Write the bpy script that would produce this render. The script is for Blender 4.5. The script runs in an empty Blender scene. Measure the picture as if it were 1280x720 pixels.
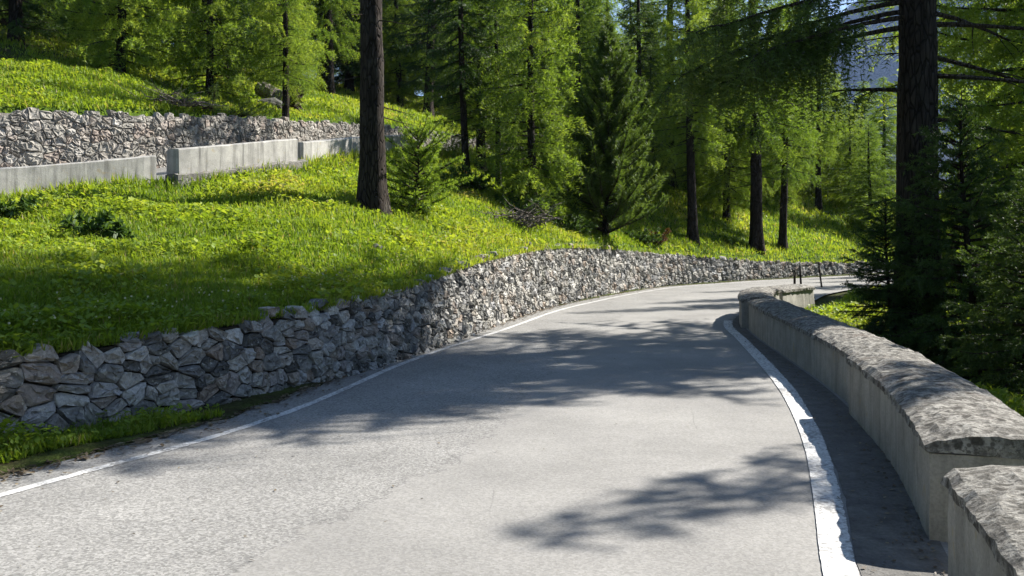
import bpy, math, random
import numpy as np
from mathutils import Vector, noise as mnoise

SC = bpy.context.scene
COL = SC.collection
RNG = np.random.default_rng(7)
random.seed(7)

# ------------------------------------------------------------------ helpers
def smooth(a, b, t):
    t = np.clip((t - a) / (b - a), 0, 1)
    return t * t * (3 - 2 * t)

def catmull(pts, n=8):
    P = np.array(pts, float)
    Q = np.vstack([2 * P[0] - P[1], P, 2 * P[-1] - P[-2]])
    out = []
    for i in range(1, len(Q) - 2):
        p0, p1, p2, p3 = Q[i - 1], Q[i], Q[i + 1], Q[i + 2]
        # centripetal-ish: scale tangents by chord so uneven spacing does not overshoot
        d0, d1, d2 = [max(np.linalg.norm(b[:2] - a[:2]), 1e-6) for a, b in ((p0, p1), (p1, p2), (p2, p3))]
        m1 = d1 * ((p1 - p0) / d0 - (p2 - p0) / (d0 + d1) + (p2 - p1) / d1)
        m2 = d1 * ((p2 - p1) / d1 - (p3 - p1) / (d1 + d2) + (p3 - p2) / d2)
        for k in range(n):
            t = k / n
            out.append((2*t**3-3*t**2+1)*p1 + (t**3-2*t**2+t)*m1 + (-2*t**3+3*t**2)*p2 + (t**3-t**2)*m2)
    out.append(P[-1])
    return np.array(out)

class Path:
    """a plan curve with an optional height per point"""
    def __init__(self, pts, n=6):
        self.P = catmull(pts, n)
        self.xy = self.P[:, :2]
        seg = np.diff(self.xy, axis=0)
        self.L = np.linalg.norm(seg, axis=1)
        self.S = np.concatenate([[0], np.cumsum(self.L)])
        self.D = seg / self.L[:, None]
    def at(self, s):
        s = np.asarray(s, float)
        i = np.clip(np.searchsorted(self.S, s) - 1, 0, len(self.L) - 1)
        p = self.xy[i] + self.D[i] * (s - self.S[i])[..., None]
        # smoothed tangent
        a = np.stack([np.interp(s + .25, self.S, self.xy[:, k]) - np.interp(s - .25, self.S, self.xy[:, k]) for k in (0, 1)], -1)
        a /= np.maximum(np.linalg.norm(a, axis=-1, keepdims=True), 1e-9)
        return p, a
    def h(self, s):
        return np.interp(s, self.S, self.P[:, 2])
    def s_of_y(self, y):
        return float(np.interp(y, self.xy[:, 1], self.S))
    def dist(self, x, y):
        x = np.asarray(x, float).ravel(); y = np.asarray(y, float).ravel()
        if len(x) < 64:
            a, d = self.xy[:-1], self.D
            r_ = np.stack([x, y], -1)[:, None] - a[None]
            t = np.clip((r_ * d[None]).sum(-1), 0, self.L[None]); q = r_ - t[..., None] * d[None]
            dd = (q * q).sum(-1); k = dd.argmin(1); j = np.arange(len(x))
            cr = d[k, 0] * r_[j, k, 1] - d[k, 1] * r_[j, k, 0]
            return np.sqrt(dd[j, k]) * np.where(cr >= 0, 1., -1.), self.S[k] + t[j, k]
        best = np.full(x.shape, 1e18); sg = np.ones(x.shape); st = np.zeros(x.shape)
        for i in range(len(self.L)):
            ax, ay = self.xy[i]; dx, dy = self.D[i]
            rx, ry = x - ax, y - ay
            t = np.clip(rx * dx + ry * dy, 0, self.L[i])
            qx, qy = rx - t * dx, ry - t * dy
            d = qx * qx + qy * qy
            m = d < best - 1e-9
            cr = dx * ry - dy * rx
            best = np.where(m, d, best); sg = np.where(m, np.where(cr >= 0, 1., -1.), sg)
            st = np.where(m, self.S[i] + t, st)
        return np.sqrt(best) * sg, st

_perm = np.random.default_rng(3).permutation(512)
def vnoise(x, y, z=None):
    """cheap value noise, -1..1"""
    z = np.zeros_like(x) if z is None else z
    xi, yi, zi = np.floor(x).astype(int), np.floor(y).astype(int), np.floor(z).astype(int)
    fx, fy, fz = x - xi, y - yi, z - zi
    fx, fy, fz = [f * f * (3 - 2 * f) for f in (fx, fy, fz)]
    def hsh(i, j, k):
        return _perm[(_perm[(_perm[i & 511] + j) & 511] + k) & 511] / 255.5 - 1
    r = 0
    for a in (0, 1):
        for b in (0, 1):
            for c in (0, 1):
                r = r + hsh(xi + a, yi + b, zi + c) * (fx if a else 1 - fx) * (fy if b else 1 - fy) * (fz if c else 1 - fz)
    return r

def mesh_np(name, V, F, mat=None, tint=None, mat_idx=None, smooth_shade=False, mats=None):
    """V (n,3); F a list of (m,k) integer arrays"""
    me = bpy.data.meshes.new(name)
    F = [np.asarray(f, np.int32) for f in F if len(f)]
    me.vertices.add(len(V)); me.vertices.foreach_set('co', np.asarray(V, np.float32).ravel())
    loops = np.concatenate([f.ravel() for f in F])
    tot = np.concatenate([np.full(len(f), f.shape[1], np.int32) for f in F])
    st = np.concatenate([[0], np.cumsum(tot)[:-1]]).astype(np.int32)
    me.loops.add(len(loops)); me.loops.foreach_set('vertex_index', loops)
    me.polygons.add(len(tot)); me.polygons.foreach_set('loop_start', st); me.polygons.foreach_set('loop_total', tot)
    if mat_idx is not None:
        me.polygons.foreach_set('material_index', np.asarray(mat_idx, np.int32))
    me.polygons.foreach_set('use_smooth', np.full(len(tot), smooth_shade))
    for m in (mats or ([mat] if mat else [])):
        me.materials.append(m)
    if tint is not None:
        a = me.attributes.new('tint', 'FLOAT', 'POINT'); a.data.foreach_set('value', np.asarray(tint, np.float32))
    me.update(calc_edges=True)
    return me

def obj(name, me, parent=None):
    o = bpy.data.objects.new(name, me); COL.objects.link(o)
    if parent is not None: o.parent = parent
    return o
def tag(o, label=None, cat=None, group=None, kind=None):
    for k, v in (('label', label), ('category', cat), ('group', group), ('kind', kind)):
        if v: o[k] = v
    return o
def empty(name, loc, rz=0.0, sc=1.0):
    o = bpy.data.objects.new(name, None); COL.objects.link(o)
    o.location = loc; o.rotation_euler = (0, 0, rz); o.scale = (sc, sc, sc); o.empty_display_size = .2
    return o

class Soup:
    """collects tubes and triangles for one mesh"""
    def __init__(self): self.V, self.F, self.T, self.M, self.n = [], [], [], [], 0
    def add(self, V, F, tint=0.5, mi=0):
        V = np.asarray(V, float); F = np.asarray(F, int)
        self.V.append(V); self.F.append(F + self.n); self.n += len(V)
        self.T.append(np.broadcast_to(np.asarray(tint, float), (len(V),)) if np.ndim(tint) == 0 else tint)
        self.M.append(np.full(len(F), mi))
    def tube(self, pts, radii, sides=6, tint=.5, mi=0, wob=0.0, cap=True):
        pts = np.asarray(pts, float); n = len(pts); radii = np.asarray(radii, float)
        tg = np.gradient(pts, axis=0); tg /= np.maximum(np.linalg.norm(tg, axis=1, keepdims=True), 1e-9)
        ref = np.where(np.abs(tg[:, 2:3]) > .9, np.array([[1., 0, 0]]), np.array([[0, 0, 1.]]))
        u = np.cross(tg, ref); u /= np.maximum(np.linalg.norm(u, axis=1, keepdims=True), 1e-9)
        v = np.cross(tg, u)
        a = np.arange(sides) / sides * 2 * math.pi
        r = radii[:, None] * np.ones((1, sides))
        if wob: r = r * (1 + wob * RNG.uniform(-1, 1, r.shape))
        V = pts[:, None, :] + r[..., None] * (np.cos(a)[None, :, None] * u[:, None] + np.sin(a)[None, :, None] * v[:, None])
        i = np.arange(n - 1)[:, None] * sides; j = np.arange(sides)[None]
        k = (j + 1) % sides
        Fq = np.stack([i + j, i + k, i + sides + k, i + sides + j], -1).reshape(-1, 4)
        self.add(V.reshape(-1, 3), Fq, tint, mi)
        if cap and sides == 4: pass
    def build(self, name, mats, smooth_shade=False):
        # group faces by arity so each array is rectangular
        V = np.vstack(self.V); T = np.concatenate(self.T)
        return mesh_np(name, V, self.F, mats=mats, tint=T, mat_idx=np.concatenate(self.M), smooth_shade=smooth_shade)

# ------------------------------------------------------------------ materials
def new_mat(name):
    m = bpy.data.materials.new(name); m.use_nodes = True
    nt = m.node_tree; nt.nodes.clear()
    return m, nt, nt.nodes.new('ShaderNodeOutputMaterial')
class N:
    """tiny node-graph writer"""
    def __init__(self, nt): self.nt = nt
    def node(self, t, **kw):
        n = self.nt.nodes.new(t)
        for k, v in kw.items(): setattr(n, k, v)
        return n
    def link(self, a, b): self.nt.links.new(a, b)
    def put(self, sock, v):
        if hasattr(v, 'is_linked') or isinstance(v, bpy.types.NodeSocket): self.link(v, sock)
        else: sock.default_value = v
    def noise(self, vec, scale, detail=4, rough=.55, dist=0):
        n = self.node('ShaderNodeTexNoise'); self.link(vec, n.inputs['Vector'])
        n.inputs['Scale'].default_value = scale; n.inputs['Detail'].default_value = detail
        n.inputs['Roughness'].default_value = rough; n.inputs['Distortion'].default_value = dist
        return n.outputs['Fac']
    def voro(self, vec, scale, feature='F1', out='Distance', rnd=1):
        n = self.node('ShaderNodeTexVoronoi', feature=feature); self.link(vec, n.inputs['Vector'])
        n.inputs['Scale'].default_value = scale; n.inputs['Randomness'].default_value = rnd
        return n.outputs[out]
    def ramp(self, fac, stops, interp='LINEAR'):
        n = self.node('ShaderNodeValToRGB'); self.link(fac, n.inputs['Fac'])
        n.color_ramp.interpolation = interp
        e = n.color_ramp.elements
        while len(e) < len(stops): e.new(.5)
        for el, (p, c) in zip(e, stops):
            el.position = p; el.color = (c, c, c, 1) if np.isscalar(c) else (*c, 1)
        return n.outputs['Color']
    def mix(self, fac, a, b, mode='MIX'):
        n = self.node('ShaderNodeMix', data_type='RGBA', blend_type=mode)
        self.put(n.inputs[0], fac)
        for s, v in ((n.inputs[6], a), (n.inputs[7], b)):
            if isinstance(v, tuple): s.default_value = (*v, 1) if len(v) == 3 else v
            else: self.link(v, s)
        return n.outputs[2]
    def math(self, op, a, b=0.0, clamp=False):
        n = self.node('ShaderNodeMath', operation=op, use_clamp=clamp)
        self.put(n.inputs[0], a); self.put(n.inputs[1], b)
        return n.outputs[0]
    def attr(self, name='tint', out='Fac'):
        n = self.node('ShaderNodeAttribute', attribute_name=name); return n.outputs[out]
    def objcoord(self): return self.node('ShaderNodeTexCoord').outputs['Object']
    def geopos(self): return self.node('ShaderNodeNewGeometry').outputs['Position']
    def scalevec(self, vec, s):
        n = self.node('ShaderNodeMapping'); self.link(vec, n.inputs['Vector']); n.inputs['Scale'].default_value = s
        return n.outputs['Vector']
    def bump(self, h, strength=.5, dist=.02):
        n = self.node('ShaderNodeBump'); self.link(h, n.inputs['Height'])
        n.inputs['Strength'].default_value = strength; n.inputs['Distance'].default_value = dist
        return n.outputs['Normal']
    def bsdf(self, color, rough=.85, normal=None, spec=.3):
        b = self.node('ShaderNodeBsdfPrincipled')
        self.put(b.inputs['Base Color'], color if not isinstance(color, tuple) else (*color, 1))
        self.put(b.inputs['Roughness'], rough); b.inputs['Specular IOR Level'].default_value = spec
        if normal is not None: self.link(normal, b.inputs['Normal'])
        return b.outputs[0]

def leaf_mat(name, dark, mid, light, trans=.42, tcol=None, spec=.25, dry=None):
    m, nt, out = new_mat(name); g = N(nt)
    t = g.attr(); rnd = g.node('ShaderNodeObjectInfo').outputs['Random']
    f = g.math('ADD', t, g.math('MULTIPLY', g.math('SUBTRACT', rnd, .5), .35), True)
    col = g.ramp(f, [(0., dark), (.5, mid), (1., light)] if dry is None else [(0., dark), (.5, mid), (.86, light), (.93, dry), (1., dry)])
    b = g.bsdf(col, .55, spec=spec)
    tr = g.node('ShaderNodeBsdfTranslucent')
    g.link(g.mix(1.0, col, tcol or (1.6, 1.5, .7), 'MULTIPLY'), tr.inputs['Color'])
    mx = g.node('ShaderNodeMixShader'); mx.inputs[0].default_value = trans
    g.link(b, mx.inputs[1]); g.link(tr.outputs[0], mx.inputs[2]); g.link(mx.outputs[0], out.inputs['Surface'])
    return m

M = {}
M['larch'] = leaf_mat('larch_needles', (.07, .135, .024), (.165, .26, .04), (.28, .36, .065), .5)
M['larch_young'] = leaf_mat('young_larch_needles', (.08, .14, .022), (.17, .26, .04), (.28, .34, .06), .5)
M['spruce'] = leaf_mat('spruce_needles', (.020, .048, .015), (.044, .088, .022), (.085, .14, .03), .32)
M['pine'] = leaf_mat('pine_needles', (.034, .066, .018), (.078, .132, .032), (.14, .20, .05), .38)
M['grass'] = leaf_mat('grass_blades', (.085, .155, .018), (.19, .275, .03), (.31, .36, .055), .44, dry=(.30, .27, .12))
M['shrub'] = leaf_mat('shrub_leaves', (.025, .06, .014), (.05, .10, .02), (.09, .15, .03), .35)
M['redleaf'] = leaf_mat('reddish_leaves', (.06, .03, .014), (.10, .05, .02), (.13, .08, .03), .3)
M['flower'] = leaf_mat('pale_flowers', (.4, .4, .3), (.5, .5, .38), (.6, .6, .5), .3)
M['yellow'] = leaf_mat('yellow_flowers', (.45, .36, .02), (.5, .4, .03), (.6, .5, .05), .3)

def bark_mat(name, c0, c1, c2):
    m, nt, out = new_mat(name); g = N(nt)
    p = g.objcoord(); st = g.scalevec(p, (1, 1, .22))
    v = g.voro(st, 16, 'DISTANCE_TO_EDGE'); n = g.noise(st, 9, 6, .65); big = g.noise(p, 1.3, 3)
    crack = g.ramp(v, [(0, 0.), (.12, 1.)])
    col = g.ramp(n, [(.25, c0), (.5, c1), (.8, c2)])
    col = g.mix(g.math('MULTIPLY', g.math('SUBTRACT', 1., crack), .75), col, tuple(c * .35 for c in c0))
    col = g.mix(g.ramp(big, [(.55, 0.), (.75, .35)]), col, (.10, .10, .085))
    h = g.math('ADD', g.math('MULTIPLY', crack, .7), g.math('MULTIPLY', n, .6))
    g.link(g.bsdf(col, .95, g.bump(h, .9, .05), .1), out.inputs['Surface'])
    return m
M['bark'] = bark_mat('larch_bark', (.018, .0145, .012), (.038, .031, .026), (.075, .062, .05))
M['twig'] = bark_mat('twig_wood', (.035, .027, .02), (.06, .047, .036), (.10, .08, .065))
M['deadwood'] = bark_mat('grey_dead_wood', (.10, .085, .07), (.20, .175, .15), (.34, .30, .26))

def stone_mat(name, cols, moss=.3):
    m, nt, out = new_mat(name); g = N(nt)
    p = g.geopos(); t = g.attr()
    base = g.ramp(t, cols)
    n1 = g.noise(p, 7, 6, .65); n2 = g.noise(p, 38, 5, .7); n3 = g.noise(p, 2.2, 4, .6, .5)
    col = g.mix(1.0, base, g.ramp(n1, [(.25, .5), (.6, 1.0), (.85, 1.3)]), 'MULTIPLY')
    col = g.mix(1.0, col, g.ramp(n2, [(.3, .65), (.65, 1.12)]), 'MULTIPLY')
    # pale and dark lichen crusts
    lv = g.noise(p, 16, 3, .6)
    col = g.mix(g.ramp(lv, [(.60, 0.), (.66, .55)]), col, (.50, .49, .44))
    lv2 = g.noise(g.scalevec(p, (1.3, 1.3, 1.3)), 11, 4, .7)
    col = g.mix(g.ramp(lv2, [(.62, 0.), (.70, .6)]), col, (.05, .048, .042))
    col = g.mix(g.ramp(n3, [(.56, 0.), (.74, moss)]), col, (.10, .105, .045))
    h = g.math('ADD', g.math('MULTIPLY', n1, 1.0), g.math('MULTIPLY', n2, .35))
    g.link(g.bsdf(col, .9, g.bump(h, .85, .035), .2), out.inputs['Surface'])
    return m
M['stone'] = stone_mat('rubble_stone', [(0, (.11, .108, .10)), (.22, (.20, .20, .195)), (.42, (.33, .32, .295)), (.58, (.44, .42, .38)), (.70, (.33, .27, .22)), (.82, (.40, .40, .40)), (.93, (.52, .50, .45)), (1, (.58, .57, .54))])
M['stone_pale'] = stone_mat('upper_wall_stone', [(0, (.20, .19, .175)), (.35, (.32, .30, .27)), (.6, (.40, .38, .34)), (.8, (.35, .29, .25)), (1, (.52, .50, .46))], .15)

def simple_mat(name, c0, c1, scale=8, rough=.9, bump=.5):
    m, nt, out = new_mat(name); g = N(nt); p = g.geopos()
    n = g.noise(p, scale, 6, .7); n2 = g.noise(p, scale * 7, 4, .7)
    col = g.mix(1.0, g.ramp(n, [(.3, c0), (.7, c1)]), g.ramp(n2, [(.3, .75), (.7, 1.15)]), 'MULTIPLY')
    g.link(g.bsdf(col, rough, g.bump(g.math('ADD', n, n2), bump, .02), .2), out.inputs['Surface'])
    return m
def soil_joint():
    m, nt, out = new_mat('dark_joint_earth'); g = N(nt)
    n = g.noise(g.geopos(), 14, 5, .7)
    g.link(g.bsdf(g.ramp(n, [(.3, (.018, .016, .013)), (.7, (.055, .048, .038))]), 1, g.bump(n, .8, .04), .05), out.inputs['Surface'])
    return m
M['joint'] = soil_joint()

M['mortar'] = simple_mat('old_mortar', (.13, .12, .105), (.27, .255, .23), 9)

def concrete_mat(name, base, streak=.6, top=False):
    m, nt, out = new_mat(name); g = N(nt)
    p = g.geopos()
    n1 = g.noise(p, 3.2, 6, .65); n2 = g.noise(p, 55, 4, .7); n3 = g.noise(g.scalevec(p, (1, 1, .08)), 9, 4, .6)
    col = g.mix(1.0, base, g.ramp(n1, [(.25, .62), (.7, 1.12)]), 'MULTIPLY')
    col = g.mix(g.math('MULTIPLY', g.ramp(n3, [(.48, 0.), (.72, 1.)]), streak), col, tuple(c * .38 for c in base))
    col = g.mix(1.0, col, g.ramp(n2, [(.3, .78), (.6, 1.05)]), 'MULTIPLY')
    pit = g.voro(p, 42); pits = g.ramp(pit, [(.06, 0.), (.14, 1.)])
    col = g.mix(g.math('MULTIPLY', g.math('SUBTRACT', 1., pits), .5), col, tuple(c * .3 for c in base))
    crust = g.noise(p, 5.5, 3, .6)
    col = g.mix(g.ramp(crust, [(.64, 0.), (.70, .35)]), col, (.30, .22, .08))
    h = g.math('ADD', g.math('MULTIPLY', n1, .5), g.math('ADD', g.math('MULTIPLY', n2, .25), g.math('MULTIPLY', pits, .3)))
    g.link(g.bsdf(col, .92, g.bump(h, .6, .02), .2), out.inputs['Surface'])
    return m
M['concrete'] = concrete_mat('parapet_concrete', (.33, .315, .28))
M['concrete_pale'] = concrete_mat('upper_parapet_concrete', (.40, .39, .365), .95)

def coping_mat():
    m, nt, out = new_mat('lichen_spotted_coping'); g = N(nt)
    p = g.geopos(); q = g.scalevec(p, (1, 1, 1))
    a = g.noise(q, 11, 7, .72, .15); b = g.noise(q, 34, 5, .72); c = g.noise(q, 2.0, 3, .6)
    col = g.ramp(a, [(.30, (.07, .065, .057)), (.44, (.15, .142, .128)), (.54, (.28, .268, .242)), (.72, (.42, .405, .37))])
    col = g.mix(g.ramp(b, [(.52, 0.), (.59, .75)]), col, (.07, .064, .055))
    blot = g.voro(q, 13); 
    col = g.mix(g.ramp(blot, [(.17, .8), (.22, 0.)]), col, (.07, .066, .06))
    sp_ = g.voro(g.mix(.06, q, g.noise(q, 9, 3, .6)), 9.5); gate = g.noise(q, 4.3, 3, .6)
    col = g.mix(g.math('MULTIPLY', g.ramp(sp_, [(.24, .85), (.31, 0.)]), g.ramp(gate, [(.42, 0.), (.52, 1.)])), col, (.055, .051, .045))
    col = g.mix(g.ramp(c, [(.58, 0.), (.72, .35)]), col, (.14, .10, .08))
    h = g.math('ADD', g.math('MULTIPLY', a, .8), g.math('MULTIPLY', b, .55))
    g.link(g.bsdf(col, .95, g.bump(h, 1.0, .03), .15), out.inputs['Surface'])
    return m
M['coping'] = coping_mat()

def asphalt_mat(name, k=1.0):
    m, nt, out = new_mat(name); g = N(nt)
    p = g.geopos()
    uvn = g.node('ShaderNodeUVMap', uv_map='road'); sep = g.node('ShaderNodeSeparateXYZ'); g.link(uvn.outputs[0], sep.inputs[0])
    u = sep.outputs[0]                                   # metres from the left road edge
    v = sep.outputs[1]
    n1 = g.noise(p, .7, 5, .6); fine = g.noise(p, 90, 3, .8); mid = g.noise(p, 22, 4, .7)
    agg = g.voro(p, 75, 'F1', 'Color'); 
    aggb = g.node('ShaderNodeSeparateColor'); g.link(agg, aggb.inputs[0])
    base = g.ramp(n1, [(.32, (.157*k, .154*k, .147*k)), (.7, (.222*k, .217*k, .206*k))])
    col = g.mix(1.0, base, g.ramp(aggb.outputs[0], [(0, .62), (.5, .97), (1, 1.32)]), 'MULTIPLY')
    col = g.mix(1.0, col, g.ramp(fine, [(.3, .8), (.7, 1.15)]), 'MULTIPLY')
    # a smoother, slightly different resurfaced strip with a ragged seam
    wob = g.math('MULTIPLY', g.math('SUBTRACT', g.noise(p, 2.3, 5, .7), .5), .8)
    us = g.math('ADD', u, wob)
    strip = g.math('MULTIPLY', g.ramp(g.math('MULTIPLY', us, .1), [(.262, 0.), (.266, 1.)]), 1.0)
    col = g.mix(g.math('MULTIPLY', strip, .55), col, g.mix(1.0, base, (1.06, 1.05, 1.04), 'MULTIPLY'))
    seam = g.ramp(g.math('MULTIPLY', us, .1), [(.255, 0.), (.263, .55), (.266, 0.)])
    col = g.mix(g.math('MULTIPLY', seam, g.ramp(mid, [(.45, 0.), (.6, 1.)])), col, (.07*k, .066*k, .066*k))
    # loose grit in a band
    band = g.math('MULTIPLY', g.ramp(g.math('MULTIPLY', us, .1), [(.18, 0.), (.23, 1.), (.262, 1.), (.27, 0.)]), g.ramp(g.voro(p, 34), [(.10, 1.), (.2, 0.)]))
    col = g.mix(g.math('MULTIPLY', band, .55), col, (.11, .10, .10))
    # hairline cracks
    cr = g.voro(g.mix(.10, p, g.noise(p, 3, 4, .6)), .55, 'DISTANCE_TO_EDGE')
    col = g.mix(g.math('MULTIPLY', g.ramp(cr, [(.0, .35), (.004, 0.)]), g.ramp(n1, [(.5, 0.), (.6, 1.)])), col, (.05, .048, .048))
    h = g.math('ADD', aggb.outputs[0], g.math('MULTIPLY', mid, .6))
    g.link(g.bsdf(col, .88, g.bump(h, .4, .008), .25), out.inputs['Surface'])
    return m
M['asphalt'] = asphalt_mat('old_asphalt', 1.2)
M['gutter'] = simple_mat('gutter_asphalt', (.085, .082, .078), (.17, .165, .155), 6)
def paint_mat():
    m, nt, out = new_mat('worn_road_paint'); g = N(nt); p = g.geopos()
    a = g.noise(p, 28, 5, .75); b = g.noise(p, 2.0, 4, .6); c = g.voro(g.mix(.1, p, g.noise(p, 6, 3, .6)), 3.2, 'DISTANCE_TO_EDGE')
    wear = g.ramp(g.math('ADD', g.math('MULTIPLY', a, .75), g.math('MULTIPLY', b, .35)), [(.51, 0.), (.63, .92)])
    wear = g.math('MAXIMUM', wear, g.ramp(c, [(0, .4), (.006, 0.)]))
    col = g.mix(wear, g.ramp(b, [(.3, (.52, .52, .51)), (.7, (.66, .66, .65))]), (.2, .195, .19))
    g.link(g.bsdf(col, .7, g.bump(a, .12, .004), .3), out.inputs['Surface'])
    return m
M['paint'] = paint_mat()
def terrain_mat():
    m, nt, out = new_mat('meadow_soil'); g = N(nt); p = g.geopos()
    n = g.noise(p, 1.6, 6, .65); n2 = g.noise(p, 13, 5, .7); t = g.attr()
    grass = g.mix(1.0, g.ramp(n, [(.3, (.045, .085, .012)), (.6, (.085, .14, .018)), (.8, (.12, .16, .03))]), g.ramp(n2, [(.3, .55), (.7, 1.25)]), 'MULTIPLY')
    floor = g.mix(1.0, g.ramp(n, [(.35, (.05, .042, .026)), (.55, (.06, .075, .022)), (.75, (.085, .12, .025))]), g.ramp(n2, [(.3, .5), (.7, 1.2)]), 'MULTIPLY')
    col = g.mix(t, grass, floor)
    g.link(g.bsdf(col, 1, g.bump(g.math('ADD', n2, n), .9, .06), .05), out.inputs['Surface'])
    return m
M['terrain'] = terrain_mat()
def rock_mat():
    m, nt, out = new_mat('mountain_rock'); g = N(nt); p = g.geopos()
    n = g.noise(p, .004, 8, .65, .4); n2 = g.noise(p, .02, 6, .7)
    col = g.ramp(g.math('ADD', g.math('MULTIPLY', n, .6), g.math('MULTIPLY', n2, .4)), [(.36, (.02, .038, .03)), (.48, (.045, .052, .055)), (.6, (.09, .092, .10)), (.75, (.17, .168, .17))])
    g.link(g.bsdf(col, 1, g.bump(n2, 1.0, 14.0), .05), out.inputs['Surface'])
    return m
M['rock'] = rock_mat()

# ------------------------------------------------------------------ plan of the place (metres; camera at the origin, y ahead)
# foot of the lower wall / height of its top
A = Path([(-12, -14, .6), (-8.6, -5, .6), (-6.1, 2, .6), (-4.7, 5.4, .62), (-3.94, 6.83, .68), (-2.72, 8.88, .78), (-1.98, 10.45, .84), (-1.49, 11.84, .92), (-.56, 15.4, 1.2), (.22, 18.7, 1.33),
          (1.5, 22.8, 1.42), (2.85, 26.1, 1.36), (5.5, 31.1, 1.12), (9.3, 35.2, .8), (12.2, 38.2, .64), (16.2, 41.6, .55), (24, 47, .5), (44, 56, .5), (80, 66, .5)])
B = Path([(-22, -10, .4), (-16, 2, 1.2), (-12, 9.5, 1.75), (-8.65, 15, 2.28), (-6.74, 17.2, 2.72), (-5.0, 20.5, 3.32), (-3.58, 26.5, 4.2), (-1.2, 33, 4.9), (4, 41, 5.3), (12, 49, 5.2), (22, 55.5, 4.8), (40, 64, 4.2), (80, 76, 3.5)])
C = Path([(-27, -7, 2.5), (-20.5, 5, 3.3), (-16.2, 12, 3.8), (-12.6, 17.2, 4.25), (-11, 19.2, 4.42), (-8.8, 22.5, 4.8), (-7.5, 28, 5.42), (-5.6, 34, 6.05), (-2, 40.5, 6.3), (3, 47.5, 6.1), (11, 55, 5.8), (20, 61, 5.2), (38, 70, 4.6), (80, 83, 3.8)])
D = Path([(-2.2, -12), (0.0, -4), (.95, .5), (1.62, 2.7), (2.17, 4.55), (2.72, 6.37), (3.16, 8.46), (3.63, 11.8), (3.98, 14.7), (4.42, 17.2), (5.1, 19.2), (6.0, 20.6), (6.95, 21.7),
          (8.0, 23.6), (9.5, 26.6), (11.6, 29.6), (14.8, 33.0), (19.8, 36.6), (28.8, 41.4), (60, 52)])
LL = Path([(-10, -14), (-6.9, -5), (-4.45, 2), (-3.2, 5.55), (-2.3, 7.56), (-1.42, 11.5), (-.05, 16.1), (1.15, 20.4), (2.5, 23.9), (5.95, 30.5), (10.3, 35.2), (14.2, 38.7), (22, 44), (44, 54.3), (78, 64)])
RL = Path([(-3.2, -12), (-.9, -4), (.55, .5), (1.12, 2.5), (1.56, 4.23), (1.96, 5.55), (2.33, 6.83), (2.72, 8.46), (3.2, 11.1), (3.68, 14.2), (4.1, 16.9), (4.85, 19.2), (6.2, 21.3), (7.4, 23.7), (8.95, 26.8), (11.1, 29.9), (14.3, 33.4), (19.4, 37.1), (28.5, 42), (60, 52.8)])

def zone_height(x, y):
    x = np.asarray(x, float); y = np.asarray(y, float); shp = x.shape; x = x.ravel(); y = y.ravel()
    dA, sA = A.dist(x, y); dB, sB = B.dist(x, y); dC, sC = C.dist(x, y); dD, sD = D.dist(x, y); dL, sL = LL.dist(x, y)
    hA, hB, hC = A.h(sA), B.h(sB), C.h(sC)
    nz = .10 * vnoise(x * .7, y * .7) + .05 * vnoise(x * 2.1 + 9, y * 2.1)
    road = np.where(dL > .38, .015 + .02 * vnoise(x * 3, y * 3), -.06)
    e = -dD - .45                                                        # beyond the right-hand parapet
    sl = .50 - .36 * smooth(13, 23, y)
    ee = np.maximum(e - 1.0, 0)
    drop = np.where(e > 0, -.07 - np.maximum(e, 0) * .04 - sl * (np.sqrt(ee * ee + .6) - .775) + nz * smooth(.2, 1.5, e), -.06)
    low = np.where(e > -.1, drop, road)
    w = dA / np.maximum(dA + np.abs(dB), 1e-6)
    bank = hA * (1 - w) + hB * w + .35 * w * (1 - w) + nz * np.minimum(1, 4 * w * (1 - w) * 2)
    bank = low + (bank - .04 - low) * smooth(.14, .34, dA)
    up = hB - .02 + 0 * dB
    slope = .36 - .34 * smooth(-6, 24, x)
    dc = np.maximum(dC, 0)
    hill = hC - .03 + slope * 60 * (1 - np.exp(-dc / 60)) + nz * smooth(.3, 2, dc) * 1.5
    hill = up + (hill - up) * smooth(.14, .36, dC)
    h = np.where(dA <= .14, low, bank)
    h = np.where(dB > .12, up, h)
    h = np.where(dC > .14, hill, h)
    r = np.hypot(x, y); t = smooth(110, 420, r)
    lw = smooth(-.25, .35, (-x - .1 * y) / np.maximum(r, 1))
    h = h * (1 - t) + (-42 + 80 * lw) * t
    zone = np.zeros(len(x), int)                 # 0 road, 1 bank, 2 upper road, 3 hill, 4 right shoulder, 5 verge
    zone[(dL > .42) & (dA < .0)] = 5
    zone[e > .05] = 4
    zone[dA > .3] = 1
    zone[dB > -.02] = 2
    zone[dC > .3] = 3
    return h.reshape(shp), zone.reshape(shp), dA.reshape(shp), dB.reshape(shp), dC.reshape(shp), e.reshape(shp)
def H1(x, y): return float(zone_height(np.array([x]), np.array([y]))[0][0])

# ------------------------------------------------------------------ terrain: one sheet out to the horizon
def axis(lo, hi, step, far):
    mid = list(np.arange(lo, hi + 1e-6, step))
    out, d, p = [], step, hi
    while p < far: d *= 1.13; p += d; out.append(p)
    low, d, p = [], step, lo
    while p > -far: d *= 1.13; p -= d; low.append(p)
    return np.array(low[::-1] + mid + out)
xs = axis(-17, 17, .19, 5200); ys = axis(-1, 45, .2, 5200)
GX, GY = np.meshgrid(xs, ys)
GH, GZ, gA, gB, gC, gE = zone_height(GX, GY)
nx, ny = len(xs), len(ys)
i = (np.arange(ny - 1)[:, None] * nx + np.arange(nx - 1)[None]).ravel()
forest = np.where(GZ == 3, smooth(np.where(GX < -9, 3.5, 8), np.where(GX < -9, 7, 12), gC + 1.5 * vnoise(GX * .3, GY * .3)) * .95, 0)
forest = np.maximum(forest, np.where((GZ == 5) | (GZ == 0), 1.0, 0))
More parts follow.
